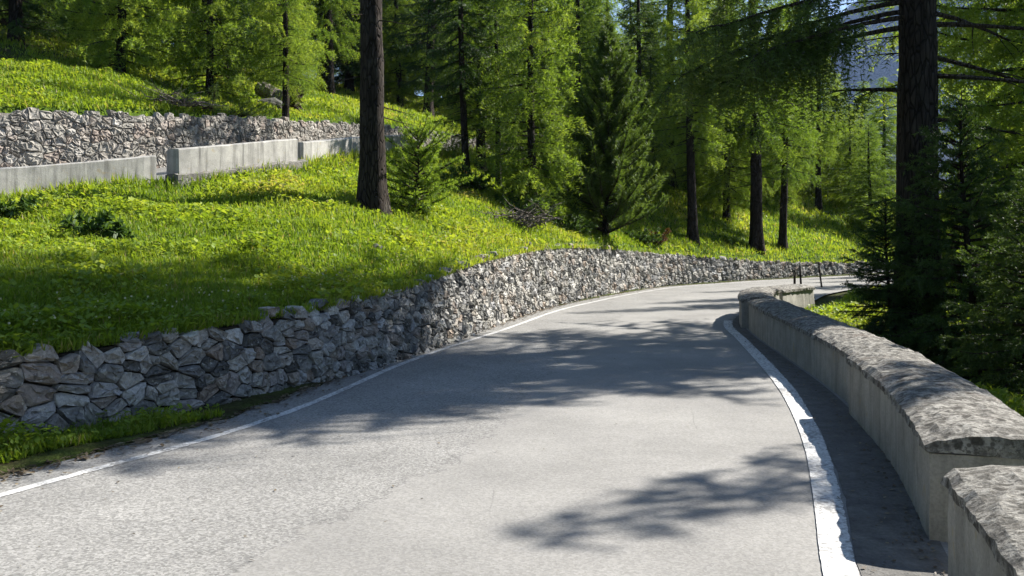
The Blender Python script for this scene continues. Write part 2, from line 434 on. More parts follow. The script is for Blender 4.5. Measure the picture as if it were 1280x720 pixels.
forest = np.maximum(forest, np.where(GZ == 4, smooth(3.5, 7, gE) * .8, 0))
me = mesh_np('ground', np.stack([GX, GY, GH], -1).reshape(-1, 3), [np.stack([i, i + 1, i + nx + 1, i + nx], -1)], M['terrain'], tint=forest.ravel(), smooth_shade=True)
tag(obj('ground', me), kind='structure')

# ------------------------------------------------------------------ road sheets and paint
def strip(name, pathL, pathR, offL, offR, s0, s1, z, mat, n=200, across=12, jagL=0., jagR=0., uv=False, sR=None):
    t = np.linspace(0, 1, n)
    pl, tl = pathL.at(s0 + (s1 - s0) * t)
    if pathR is None: pr, tr = pl, tl
    else:
        r0, r1 = sR; pr, tr = pathR.at(r0 + (r1 - r0) * t)
    nl = np.stack([-tl[:, 1], tl[:, 0]], -1); nr = np.stack([-tr[:, 1], tr[:, 0]], -1)
    jl = jagL * (vnoise(t * n * .37, t * 0 + 3.3) + .5 * vnoise(t * n * .9, t * 0 + 8.3)); jr = jagR * (vnoise(t * n * .41, t * 0 + 5.3) + .6 * vnoise(t * n * .95, t * 0 + 1.3))
    a = pl + nl * (offL + jl)[:, None]; b = pr + nr * (offR + jr)[:, None]
    k = np.linspace(0, 1, across)
    P = a[:, None] * (1 - k)[None, :, None] + b[:, None] * k[None, :, None]
    zz = z(P[..., 0], P[..., 1]) if callable(z) else np.full(P.shape[:2], z)
    V = np.concatenate([P, zz[..., None]], -1).reshape(-1, 3)
    ii = (np.arange(n - 1)[:, None] * across + np.arange(across - 1)[None]).ravel()
    me = mesh_np(name, V, [np.stack([ii, ii + across, ii + across + 1, ii + 1], -1)], mat, smooth_shade=True)
    if uv:
        wd = np.linalg.norm(b - a, axis=1)
        U = np.stack([np.broadcast_to(k[None], (n, across)) * wd[:, None], np.broadcast_to((s0 + (s1 - s0) * t)[:, None], (n, across))], -1).reshape(-1, 2)
        l = np.empty(len(me.loops), np.int32); me.loops.foreach_get('vertex_index', l)
        me.uv_layers.new(name='road').data.foreach_set('uv', U[l].astype(np.float32).ravel())
    return me
rz = lambda x, y: .012 * vnoise(x * .4, y * .4)
tag(obj('road', strip('road', LL, RL, .45, -.62, 0, LL.S[-1], rz, M['asphalt'], 420, 14, .05, 0, True, (0, RL.S[-1]))), kind='structure')
lz = lambda d: (lambda x, y: rz(x, y) + d)
tag(obj('road_marking', strip('road_marking', LL, None, .045, -.042, LL.s_of_y(-6), LL.s_of_y(50), lz(.004), M['paint'], 500, 3, .006, .008)), kind='structure')
tag(obj('road_marking', strip('road_marking', RL, None, .075, -.09, RL.s_of_y(-6), RL.s_of_y(17.6), lz(.008), M['paint'], 900, 3, .002, .006)), kind='structure')
tag(obj('gutter', strip('gutter', RL, D, -.10, -.05, RL.s_of_y(-6), RL.s_of_y(21), lz(.004), M['gutter'], 200, 4, .02, 0, False, (D.s_of_y(-6), D.s_of_y(21)))), kind='structure')
tag(obj('upper_road', strip('upper_road', B, C, .5, .05, 0, B.S[-1], lambda x, y: zone_height(x, y)[0] + .03, M['asphalt'], 200, 6, 0, 0, True, (0, C.S[-1]))), kind='structure')

# ------------------------------------------------------------------ rubble walls
def clip_poly(P, nx_, ny_, c):
    out = []
    for k in range(len(P)):
        a, b = P[k], P[(k + 1) % len(P)]
        da, db = a[0] * nx_ + a[1] * ny_ - c, b[0] * nx_ + b[1] * ny_ - c
        if da <= 0: out.append(a)
        if (da < 0 < db) or (db < 0 < da):
            t = da / (da - db); out.append((a[0] + (b[0] - a[0]) * t, a[1] + (b[1] - a[1]) * t))
    return out
def rubble(name, path, s0, s1, h_of_s, size_of_s, mat, batter=.1, base=-.06, proud=(.025, .10), aspect=1.45, rng=None, joint='joint'):
    """front face of fitted stones, each a faceted block; joints recessed to a dark backing"""
    rng = rng or np.random.default_rng(5)
    sites = []
    s = s0
    # columns with own course heights give an irregular packing
    while s < s1:
        sz = size_of_s(s); h = h_of_s(s)
        wcol = sz * aspect * rng.uniform(.75, 1.25)
        v = base - sz * rng.uniform(0, .6)
        while v < h + sz * .2:
            ch = sz * rng.choice([.45, .7, 1.0, 1.2], p=[.30, .28, .24, .18]) * rng.uniform(.85, 1.15)
            k = 1 if rng.random() < .72 else 2
            for q in range(k):
                sites.append((s + wcol * ((q + .5) / k) + rng.uniform(-.28, .28) * wcol, v + ch * .5 + rng.uniform(-.12, .12) * ch))
            v += ch
        s += wcol
    S = np.array(sites)
    Vs, quads, tris, T, n0 = [], [], [], [], 0
    def place(u, v, nn):
        p, tg = path.at(u); nr = np.stack([tg[..., 1], -tg[..., 0]], -1)
        q = p + nr * (nn - batter * v)[..., None]
        return np.concatenate([q, v[..., None]], -1)
    for ci, (su, sv) in enumerate(S):
        sz = size_of_s(su); top = h_of_s(su) + rng.uniform(-.05, .05)
        if sv > top - .05: continue
        Rr = sz * 2.2
        P = [(su - Rr, max(sv - Rr, base)), (su + Rr, max(sv - Rr, base)), (su + Rr, min(sv + Rr, top)), (su - Rr, min(sv + Rr, top))]
        d = (S - (su, sv)); dd = d[:, 0] ** 2 / aspect ** 1.2 + d[:, 1] ** 2
        for j in np.argsort(dd)[1:22]:
            if abs(d[j, 0]) > 2 * Rr: continue
            mx_, my_ = su + d[j, 0] / 2, sv + d[j, 1] / 2
            nxx, nyy = d[j, 0] / aspect ** 1.0, d[j, 1]
            ln = math.hypot(nxx, nyy) + 1e-9
            P = clip_poly(P, nxx / ln, nyy / ln, (mx_ * nxx + my_ * nyy) / ln - rng.uniform(.002, .010))
            if len(P) < 3: break
        if len(P) < 3: continue
        P = np.array(P)
        # drop tiny edges, then bevel corners and add mid points
        Q = []
        for k in range(len(P)):
            a, b, c = P[k - 1], P[k], P[(k + 1) % len(P)]
            f = rng.uniform(.05, .2)
            Q += [b + (a - b) * f, b + (c - b) * f]
        P = np.array(Q)
        ln = np.linalg.norm(np.roll(P, -1, 0) - P, axis=1); P = P[ln > .012]
        m = len(P)
        if m < 4: continue
        cen = P.mean(0)
        ext = np.ptp(P, 0)
        if min(ext) < .035: continue
        pr = rng.uniform(*proud) * min(1, min(ext) / .16 + .3)
        tilt = rng.uniform(-.16, .16, 2)
        rel = P - cen
        rings = []
        for sc, nn, jit in ((1.0, -.10, 0), (1.0, .0, .004), (.955, pr * .75, .010), (.64, pr * 1.0, .016), (.25, pr * 1.05, .012)):
            r = rel * sc + rng.normal(0, jit * .7, rel.shape)
            dep = nn + (r @ tilt) * (1 if nn > 0 else 0) + rng.normal(0, jit, m)
            rings.append(place(cen[0] + r[:, 0], cen[1] + r[:, 1], dep))
        Vs += rings; R_ = len(rings)
        j = np.arange(m); j2 = (j + 1) % m
        for k in range(R_ - 1):
            quads.append(np.stack([n0 + k * m + j, n0 + k * m + j2, n0 + (k + 1) * m + j2, n0 + (k + 1) * m + j], -1))
        cpt = place(np.array([cen[0]]), np.array([cen[1]]), np.array([pr * 1.05]))
        Vs.append(cpt)
        tris.append(np.stack([n0 + (R_ - 1) * m + j, n0 + (R_ - 1) * m + j2, np.full(m, n0 + R_ * m)], -1))
        T.append(np.full(R_ * m + 1, rng.beta(1.05, 1.05))); n0 += R_ * m + 1
    # top stones: flat-ish rough blocks lying back into the bank
    # backing body behind the joints
    ns = int((s1 - s0) / .25); ss = np.linspace(s0, s1, ns); hh = np.array([h_of_s(q) for q in ss]) - .10
    prof = []
    for (dn, top) in ((-.015, 0), (-.03, 1), (-.30, 1), (-.36, 0)):
        v = np.where(top, hh, base)
        prof.append(place(ss, v, np.full(ns, dn) + .03 * vnoise(ss * 3, v * 5)))
    VB = np.stack(prof, 1).reshape(-1, 3); j = (np.arange(ns - 1)[:, None] * 4 + np.arange(3)[None]).ravel()
    qb = np.stack([j, j + 1, j + 5, j + 4], -1) + n0
    Vs.append(VB); T.append(np.full(len(VB), .2))
    F = quads + tris + [qb]
    mi = np.concatenate([np.zeros(sum(len(q) for q in quads) + sum(len(q) for q in tris)), np.ones(len(qb))])
    return mesh_np(name, np.vstack(Vs), F, mats=[mat, M[joint]], tint=np.concatenate(T), mat_idx=mi)

sA0, sA1 = A.s_of_y(1.0), A.s_of_y(46)
hA = lambda s: float(A.h(s)) + .05
szA = lambda s: float(np.interp(A.at(np.array([s]))[0][0][1], [5, 11, 20, 40], [.145, .15, .165, .20]))
w = obj('stone_wall', rubble('stone_wall', A, sA0, sA1, hA, szA, M['stone'], .12, proud=(.015, .065), aspect=1.75, rng=np.random.default_rng(11)))
tag(w, 'low dry stone wall of grey rubble curving along the left edge of the road', 'wall')
sC0, sC1 = C.s_of_y(12), C.s_of_y(44)
def hCrel(s):
    return float(C.h(s)) + .03
roadC = lambda s: float(np.interp(C.at(np.array([s]))[0][0][1], [5, 17, 22.5, 28, 34, 44], [1.4, 2.4, 2.9, 3.6, 4.5, 5.2]))
class _Off(Path): pass
w = obj('stone_wall', rubble('stone_wall', C, sC0, sC1, hCrel, lambda s: .24, M['stone_pale'], .0, base=1.6, rng=np.random.default_rng(12), aspect=1.25, proud=(.008, .035), joint='mortar'))
tag(w, 'tall pale stone retaining wall above the upper road, topped by grass', 'wall')

# ------------------------------------------------------------------ parapets
def loft(path, s0, s1, prof, z_of, n=None, jit=0., side=-1, endcap=True, round_end=0.):
    """sweep a closed cross-section (offset to the right of the path, height)"""
    n = n or max(6, int((s1 - s0) / .09)); s = np.linspace(s0, s1, n)
    p, tg = path.at(s); nr = np.stack([tg[:, 1], -tg[:, 0]], -1) * (1 if side < 0 else -1)
    prof = np.array(prof, float); m = len(prof)
    off = np.broadcast_to(prof[None, :, 0], (n, m)).copy(); zz = np.broadcast_to(prof[None, :, 1], (n, m)).copy()
    if round_end:
        # ease the ends down and in a little, so blocks look hand-made
        k = np.minimum(np.arange(n), np.arange(n)[::-1]) * (s1 - s0) / n
        f = np.clip(1 - k / round_end, 0, 1) ** 2
        top = zz > prof[:, 1].min() + .02
        zz = zz - top * f[:, None] * .02
    if jit:
        a = s[:, None] * 9 + 0 * off; b = np.cumsum(np.ones((n, m)), 1) * 1.7
        off = off + jit * (vnoise(a, b) + .6 * vnoise(a * 2.7, b + 20)); zz = zz + jit * .8 * (vnoise(a + 50, b) + .6 * vnoise(a * 2.3 + 9, b + 7))
    q = p[:, None] + nr[:, None] * off[..., None]
    base = z_of(q[..., 0], q[..., 1]) if callable(z_of) else z_of
    V = np.concatenate([q, (zz + base)[..., None]], -1).reshape(-1, 3)
    j = np.arange(m); j2 = (j + 1) % m; ii = np.arange(n - 1)[:, None] * m
    F = [np.stack([ii + j, ii + j2, ii + m + j2, ii + m + j], -1).reshape(-1, 4)]
    if endcap:
        F += [np.arange(m)[::-1][None], ((n - 1) * m + np.arange(m))[None]]
    return V, F
def cap_profile(o0, o1, zb, zt, crown, k=14):
    top = [(o0 + (o1 - o0) * t, zt + crown * (1 - (2 * t - 1) ** 2) - .018 * (abs(2 * t - 1) > .96)) for t in np.linspace(0, 1, k)]
    return [(o0, zb)] + top + [(o1, zb)] + [(o0 + (o1 - o0) * t, zb) for t in (.7, .3)]
def parapet(y0, y1, label, body_w=.60, cap_top=.525, offs=0.0, path=D):
    s0, s1 = path.s_of_y(y0), path.s_of_y(y1)
    p, _ = path.at(np.array([s0])); root = empty('parapet_wall', (p[0][0], p[0][1], 0))
    inv = -np.array([p[0][0], p[0][1], 0])
    prof = [(offs, -.25), (offs, .12), (offs, .28), (offs, cap_top - .085), (offs + .3, cap_top - .085), (offs + body_w, cap_top - .085), (offs + body_w + .03, .1), (offs + body_w + .05, -1.2), (offs + .3, -1.2), (offs + .02, -.6)]
    V, F = loft(path, s0, s1, prof, 0., jit=.006)
    b = obj('wall_body', mesh_np('wall_body', V + inv, F, M['concrete']), root)
    V, F = loft(path, s0 - .012, s1 + .012, cap_profile(offs - .022, offs + body_w + .045, cap_top - .083, cap_top - .012, .05), 0., n=max(8, int((s1 - s0) / .05)), jit=.012, round_end=.25)
    c = obj('coping', mesh_np('coping', V + inv, F, M['coping']), root)
    tag(root, label, 'parapet', 'parapet blocks along the right edge of the road')
    return root
parapet(-3.0, 4.22, 'nearest concrete parapet block with lichen spotted coping, cut by the bottom right corner', cap_top=.525)
parapet(4.74, 8.22, 'concrete parapet block with broad mottled coping, second from the bottom right corner', cap_top=.55)
parapet(8.36, 16.0, 'long shaded concrete parapet block with dark coping, beside the right hand shoulder grass', offs=.09)
parapet(16.18, 19.55, 'short curved parapet block bending right at the far end of the long block', cap_top=.55, offs=-.02)
parapet(19.75, 21.35, 'small far parapet block with a sunlit back face beside the thin marker posts', cap_top=.52)

def upper_parapet(y0, y1, label, o0, hw, base_drop, plinth=False):
    s0, s1 = B.s_of_y(y0), B.s_of_y(y1)
    p, _ = B.at(np.array([s0])); hb = float(B.h(s0)); root = empty('parapet_wall', (p[0][0], p[0][1], hb))
    inv = -np.array([p[0][0], p[0][1], hb])
    zf = lambda x, y: B.h(B.dist(x, y)[1]).reshape(np.shape(x))
    prof = [(o0, -base_drop), (o0, .1), (o0, hw - .02), (o0 - .02, hw), (o0 - .2, hw + .012), (o0 - .38, hw), (o0 - .40, hw - .02), (o0 - .40, -.4)]
    V, F = loft(B, s0, s1, prof, zf, n=max(8, int((s1 - s0) / .25)), jit=.008)
    obj('wall_body', mesh_np('wall_body', V + inv, F, M['concrete_pale']), root)
    if plinth:
        V, F = loft(B, s0 - .1, s1 + .2, [(o0 + .12, -.8), (o0 + .12, .10), (o0 + .02, .13), (o0 - .3, .13), (o0 - .3, -.8)], zf, n=max(8, int((s1 - s0) / .15)), jit=.03)
        obj('stone_footing', mesh_np('stone_footing', V + inv, F, M['stone_pale']), root)
    tag(root, label, 'parapet', 'pale parapets along the upper road')
upper_parapet(4, 17.05, 'long pale concrete parapet on the upper road, at the left edge of the photo', 0.05, .53, .6)
upper_parapet(17.35, 20.3, 'streaked concrete parapet with a stone footing, in the middle of the upper road parapets', .22, .62, .3, True)
upper_parapet(20.75, 27.4, 'sunlit concrete parapet of the upper road passing behind the thick trunk', 0.05, .52, .6)

# ------------------------------------------------------------------ conifers
def unit(v): return v / np.maximum(np.linalg.norm(v, axis=-1, keepdims=True), 1e-9)
def needles(sp, P, Dr, ln, hang, tint, spacing, nb, size, width, fwd, mi, rng, curl=0.):
    """tufts along many twigs at once: P start, Dr direction, ln length"""
    k = np.maximum(2, (ln / spacing).astype(int)); idx = np.repeat(np.arange(len(P)), k)
    off = np.concatenate([[0], np.cumsum(k)[:-1]]); t = (np.arange(k.sum()) - off[idx] + rng.uniform(.2, .9, k.sum())) / k[idx]
    q = P[idx] + Dr[idx] * (ln[idx] * t)[:, None]; q[:, 2] -= hang[idx] * t ** 2
    tg = Dr[idx] * ln[idx][:, None]; tg[:, 2] -= 2 * hang[idx] * t; tg = unit(tg)
    q = np.repeat(q, nb, 0); tg = np.repeat(tg, nb, 0); tt = np.repeat(tint[idx], nb); te = np.repeat(t, nb)
    n = len(q)
    rd = unit(rng.normal(size=(n, 3))); perp = unit(rd - tg * (rd * tg).sum(1, keepdims=True))
    d = unit(tg * fwd + perp * (1 - fwd * .5) + np.array([0, 0, -.12]))
    L = size * rng.uniform(.65, 1.3, n)
    side = unit(np.cross(d, rng.normal(size=(n, 3)))) * (width * rng.uniform(.7, 1.2, n))[:, None]
    V = np.stack([q - side, q + side, q + d * L[:, None] + side * .25, q + d * L[:, None] - side * .25], 1).reshape(-1, 3)
    F = np.arange(4 * n).reshape(-1, 4)
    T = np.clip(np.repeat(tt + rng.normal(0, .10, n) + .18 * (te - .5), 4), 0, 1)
    sp.add(V, F, T, mi)

def add_branch(sp, rng, p0, az, L, e0, droop, upturn, st, wood=True, fol=True, dens=1.0, rad=None):
    n = 8; s = np.linspace(0, 1, n)
    bend = rng.normal(0, .12)
    azs = az + bend * s + rng.normal(0, .05, n)
    stp = L / (n - 1)
    xy = np.cumsum(np.stack([np.cos(azs), np.sin(azs)], -1) * stp, 0); xy = np.vstack([[0, 0], xy[:-1]])
    z = L * (e0 * s - droop * s ** 2 + upturn * s ** 3)
    pts = np.concatenate([xy, z[:, None]], 1) + p0
    rad = rad or (.012 + .011 * L)
    if wood: sp.tube(pts, np.linspace(rad, rad * .25, n), 4 if L < 3 else 5, .5, 1, .1)
    if not fol: return pts
    tg = unit(np.gradient(pts, axis=0))
    m = max(3, int(L / st['twig_sp'] * dens))
    u = np.sort(rng.uniform(st['bare'], 1.0, m))
    P = np.stack([np.interp(u, s, pts[:, k]) for k in range(3)], -1); G = unit(np.stack([np.interp(u, s, tg[:, k]) for k in range(3)], -1))
    lat = unit(np.cross(G, np.array([0, 0, 1.])))
    sgn = np.where(np.arange(m) % 2 == 0, 1., -1.)[:, None]
    Dr = unit(G * st['t_fwd'] + lat * sgn * st['t_lat'] * rng.uniform(.3, 1.2, (m, 1)) + np.array([0, 0, 1.]) * (st['t_up'] + rng.normal(0, .25, (m, 1))))
    ln = st['twig'] * (1.15 - .75 * u) * rng.uniform(.5, 1.25, m) * (.5 + .5 * min(1, L / 2))
    hang = ln * st['hang'] * rng.uniform(.4, 1.3, m)
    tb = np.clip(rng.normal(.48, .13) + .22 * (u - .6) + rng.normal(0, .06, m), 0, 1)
    # the branch tip itself carries foliage too
    P = np.vstack([P, pts[-3:-2]]); Dr = np.vstack([Dr, unit(pts[-1:] - pts[-3:-2])]); ln = np.append(ln, np.linalg.norm(pts[-1] - pts[-3]) * 1.05); hang = np.append(hang, .0); tb = np.append(tb, .6)
    if wood and st.get('twigwood', True):
        e = P + Dr * ln[:, None]; e[:, 2] -= hang; mid = P + Dr * (ln * .5)[:, None]; mid[:, 2] -= hang * .25
        w_ = st.get('tw_r', .006); sd = lat * w_; sd = np.vstack([sd, sd[-1:]])
        V = np.stack([P - sd, P + sd, mid + sd * .7, mid - sd * .7, e], 1).reshape(-1, 3); o = np.arange(len(P))[:, None] * 5
        sp.add(V, (o + np.array([[0, 1, 2, 3]])).reshape(-1, 4), .5, 1); 
        sp.add(V, (o + np.array([[3, 2, 4, 4]]))[:, :3].reshape(-1, 3) if False else (o + np.array([[3, 2, 4]])).reshape(-1, 3), .5, 1)
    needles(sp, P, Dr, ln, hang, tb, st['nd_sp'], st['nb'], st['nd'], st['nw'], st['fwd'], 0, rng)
    return pts

ST = {
 'larch': dict(twig_sp=.075, twig=.95, t_fwd=.5, t_lat=.8, t_up=-.3, hang=.6, bare=.10, nd_sp=.05, nb=4, nd=.105, nw=.011, fwd=.35),
 'larch_fine': dict(twig_sp=.05, twig=.95, t_fwd=.45, t_lat=.75, t_up=-.35, hang=.75, bare=.08, nd_sp=.042, nb=5, nd=.075, nw=.0085, fwd=.35, tw_r=.005),
 'spruce': dict(twig_sp=.06, twig=.72, t_fwd=.75, t_lat=.8, t_up=-.1, hang=.4, bare=.08, nd_sp=.042, nb=4, nd=.085, nw=.012, fwd=.65),
 'spruce_fine': dict(twig_sp=.042, twig=.58, t_fwd=.75, t_lat=.8, t_up=-.12, hang=.35, bare=.08, nd_sp=.028, nb=5, nd=.048, nw=.0065, fwd=.6, tw_r=.004),
 'pine': dict(twig_sp=.06, twig=.46, t_fwd=.8, t_lat=.5, t_up=.5, hang=-.25, bare=.10, nd_sp=.04, nb=6, nd=.12, nw=.010, fwd=.75),
 'sapling': dict(twig_sp=.045, twig=.36, t_fwd=.7, t_lat=.6, t_up=.1, hang=.2, bare=.1, nd_sp=.032, nb=5, nd=.06, nw=.008, fwd=.5, tw_r=.004),
}
def trunk_mesh(Ht, r, rng, lean=(0, 0), sides=16, flare=.5, kink=.0, top=.06):
    n = max(10, int(Ht * 3)); s = np.linspace(0, 1, n)
    z = -.5 + (Ht + .5) * s
    rr = r * ((1 - s) ** .85 * (1 - top) + top) * (1 + flare * np.exp(-np.maximum(z, 0) / (r * 1.6)))
    x = lean[0] * s * Ht + kink * np.sin(s * 5 + rng.uniform(0, 6)); y = lean[1] * s * Ht + kink * np.cos(s * 4 + rng.uniform(0, 6))
    x -= np.interp(0, z, x); y -= np.interp(0, z, y)
    a = np.arange(sides) / sides * 2 * math.pi
    A2, Z2 = np.meshgrid(a, z)
    bump = 1 + .07 * vnoise(np.cos(A2) * 4 + 7, np.sin(A2) * 4, Z2 * 1.2 + rng.uniform(0, 50)) + .05 * vnoise(np.cos(A2) * 9, np.sin(A2) * 9, Z2 * 3)
    bump += .16 * np.exp(-np.maximum(Z2, 0) / (r * 1.3)) * np.cos(A2 * 5 + rng.uniform(0, 6))
    R2 = rr[:, None] * bump
    V = np.stack([x[:, None] + R2 * np.cos(A2), y[:, None] + R2 * np.sin(A2), Z2], -1).reshape(-1, 3)
    j = np.arange(sides); j2 = (j + 1) % sides; ii = np.arange(n - 1)[:, None] * sides
    F = [np.stack([ii + j, ii + j2, ii + sides + j2, ii + sides + j], -1).reshape(-1, 4), ((n - 1) * sides + j)[None]]
    me = mesh_np('trunk', V, F, M['bark'], smooth_shade=True)
    return me, (lambda zz: np.array([np.interp(zz, z, x), np.interp(zz, z, y), zz])), (lambda zz: float(np.interp(zz, z, rr)))
def conifer(seed, style, Ht, zb, R, r, mat, per_m=9, lean=(0, 0), dead=10, prof=None, e_top=.5, e_low=-.12, droop=.28, up=.2, kink=.07, extra=None, flare=.5, zmax=None):
    rng = np.random.default_rng(seed); st = ST[style]
    tm, axis_at, rad_at = trunk_mesh(Ht, r, rng, lean, flare=flare, kink=kink)
    sp = Soup(); ga = rng.uniform(0, 6)
    nbr = int((Ht - zb) * per_m)
    for k in range(nbr):
        t = (k + rng.uniform(0, 1)) / nbr; z = zb + (Ht - .15 - zb) * t
        pr = prof(t) if prof else (1 - t) ** .8 * min(1, .55 + t * 3)
        L = R * max(.08, pr) * rng.uniform(.55, 1.12)
        ga += 2.4 + rng.normal(0, .35)
        e0 = e_low + (e_top - e_low) * t ** 1.5 + rng.normal(0, .10)
        p = axis_at(z); p = p + np.array([math.cos(ga), math.sin(ga), 0]) * rad_at(z) * .6
        add_branch(sp, rng, p, ga, L, e0, droop * (1 - .6 * t) * rng.uniform(.6, 1.3), up * rng.uniform(.5, 1.3), st, dens=1.0)
    for k in range(dead):
        z = rng.uniform(min(1.2, zb), zb + .5); ga = rng.uniform(0, 6.28); L = rng.uniform(.3, R * .5)
        add_branch(sp, rng, axis_at(z), ga, L, -.1, .2, .1, st, fol=False, rad=.016)
    if extra: extra(sp, rng, axis_at, st)
    return tm, sp.build('crown', [M[mat], M['twig']])
def place_tree(proto, name, label, x, y, rz=0., sc=1., cat='tree', group=None, dz=-.05, tilt=None, wide=1.):
    root = empty(name, (x, y, H1(x, y) + dz), rz, sc)
    tr = random.Random(int(x * 100) + 7)
    root.rotation_euler = (tr.uniform(-.025, .025), tr.uniform(-.025, .025), rz); root.scale = (sc * wide, sc * wide, sc)
    obj('trunk', proto[0], root); obj('crown', proto[1], root)
    tag(root, label, cat, group)
    return root
def px(p, z): return (p - 640) / 1110 * z

def build_trees():
    # ---- prototypes
    P = {}
    P['larch_a'] = conifer(21, 'larch', 18, 1.6, 3.2, .24, 'larch', 9)
    P['larch_b'] = conifer(22, 'larch', 15, .9, 2.8, .19, 'larch', 10)
    P['larch_c'] = conifer(23, 'larch', 21, 3.2, 3.4, .30, 'larch', 8)
    P['larch_low'] = conifer(24, 'larch', 12, .35, 2.5, .15, 'larch', 12)
    P['larch_bright'] = conifer(34, 'larch', 12, .3, 2.4, .15, 'larch_young', 12)
    P['larch_bare'] = conifer(35, 'larch', 17, 4.3, 3.0, .25, 'larch', 9, dead=16)
    P['spruce_a'] = conifer(25, 'spruce', 16, .6, 2.7, .22, 'spruce', 11, e_top=.6, e_low=-.15, droop=.3, up=.25)
    P['spruce_b'] = conifer(26, 'spruce', 20, 2.0, 3.0, .28, 'spruce', 9, e_low=-.25, droop=.25, up=.25)
    P['thin_spruce'] = conifer(33, 'spruce', 12, 2.6, 1.7, .13, 'spruce', 10, e_low=-.25, droop=.25, up=.2, dead=26)
    P['stone_pine'] = conifer(27, 'pine', 6.1, .15, 1.9, .10, 'pine', 34, e_top=1.4, e_low=.2, droop=.05, up=.35, dead=0, prof=lambda t: (1 - t) ** .8 * min(1, .8 + t * 2), flare=.2)
    P['sapling'] = conifer(28, 'sapling', 1.9, .05, 1.15, .03, 'larch_young', 34, prof=lambda t: (1 - t ** 2.2) ** .6, e_top=.9, e_low=.15, droop=.1, up=.2, dead=0, flare=.1)
    P['young_spruce'] = conifer(29, 'spruce_fine', 4.6, .15, 2.0, .08, 'spruce', 30, e_top=.8, e_low=-.05, droop=.3, up=.2, dead=0, flare=.2)
    P['young_larch'] = conifer(36, 'spruce_fine', 4.8, .15, 2.0, .08, 'pine', 28, e_top=.8, e_low=-.05, droop=.3, up=.2, dead=0, flare=.2)
    P['bare_trunk'] = conifer(30, 'larch', 20, 7.4, 3.0, .265, 'larch', 9, lean=(-.014, 0), dead=14, flare=.4, kink=.06)

    # ---- trees one can point to
    place_tree(P['bare_trunk'], 'larch_tree', 'thick dark larch trunk on the grassy bank between lower wall and pale parapets', px(465, 17.6), 17.6, 1.0, 1.0)
    place_tree(P['sapling'], 'larch_sapling', 'bright feathery larch sapling beside the foot of the thick dark trunk', px(517, 18.9), 18.9, .5, 1.0, 'sapling')
    place_tree(P['stone_pine'], 'stone_pine', 'dense dark green conical pine rising from the grass just behind the lower wall', px(757, 28.2), 28.2, 0, 1.12)
    place_tree(P['larch_bright'], 'larch_tree', 'bright green larch with boughs down to the ground, left of the conical pine', px(668, 26), 26.0, 2.2, .92)
    for p_, z_, k_, s_, rz_, lab in [
        (583, 27.5, 'thin_spruce', .95, .3, 'dark trunked spruce, left one of the three thin trunks above the grey brush pile'),
        (601, 29.5, 'larch_a', .7, 1.1, 'thin straight larch, middle one of the three trunks above the grey brush pile'),
        (623, 28, 'thin_spruce', .75, 2.0, 'thinnest spruce with bare twigs, right one of the three trunks above the grey brush pile'),
        (866, 34.5, 'larch_bare', .8, .4, 'slightly leaning thin larch on the grass behind the lower wall, right of the conical pine'),
        (908, 40, 'larch_b', .85, 3.1, 'small slender larch in the gap between the leaning larch and the broad trunk'),
        (946, 37.5, 'larch_bare', 1.1, 1.3, 'broadest dark larch trunk in the group above the far end of the lower wall'),
        (978, 39.6, 'larch_bare', .75, 2.3, 'straight larch right beside the broad trunk, its base closest to the far wall top'),
        (1023, 48, 'larch_bare', .7, 4.3, 'bright larch with a slim trunk behind the last stretch of the lower wall'),
        (838, 42, 'larch_bare', 1.0, 5.0, 'tall thin larch in the shade behind the leaning one'),
        (357, 29, 'larch_bare', .55, 2.6, 'slender young larch with a bare stem in the grass above the tall retaining wall'),
        (262, 28.0, 'larch_bright', .85, .9, 'larch with low glowing yellow green boughs over the juniper bush'),
        (150, 27, 'larch_low', 1.0, 4.0, 'bushy larch with drooping boughs above the upper wall, near the left edge'),
        (20, 27, 'spruce_a', .9, 4.6, 'dark spruce at the left edge of the photo, above the tall retaining wall'),
        (412, 42, 'larch_c', .8, 3.6, 'dark trunk on the sunny slope just left of the thick larch'),
        (535, 46, 'spruce_b', .9, 3.6, 'dark spruce on the sunny slope just right of the thick larch'),
        (500, 50, 'larch_b', .95, .6, 'pale green larch glowing behind the thick dark trunk'),
        (720, 33, 'larch_b', .8, 2.7, 'slim larch between the ground hugging larch and the conical pine'),
        (1046, 58, 'larch_bright', .62, 1.6, 'short glowing larch in the gap left of the massive trunk, below the mountain'),
        (1076, 64, 'larch_bright', .72, 2.6, 'rounded glowing larch directly below the visible mountain side'),
        (1062, 50, 'larch_bright', .5, 4.0, 'squat glowing larch among those below the mountain, nearest to the road'),
        (1090, 47, 'larch_low', .5, .3, 'dense short larch next to the squat one, nearer the massive trunk'),
        (1104, 57, 'larch_low', .62, 3.6, 'small larch touching the left edge of the massive trunk'),
        (800, 38, 'spruce_a', .75, .7, 'shaded spruce right behind the conical pine'),
        ]:
        place_tree(P[k_], 'spruce_tree' if 'spruce' in k_ else 'larch_tree', lab, px(p_, z_), z_, rz_, s_, wide=1.75 if p_ > 1040 else 1.)

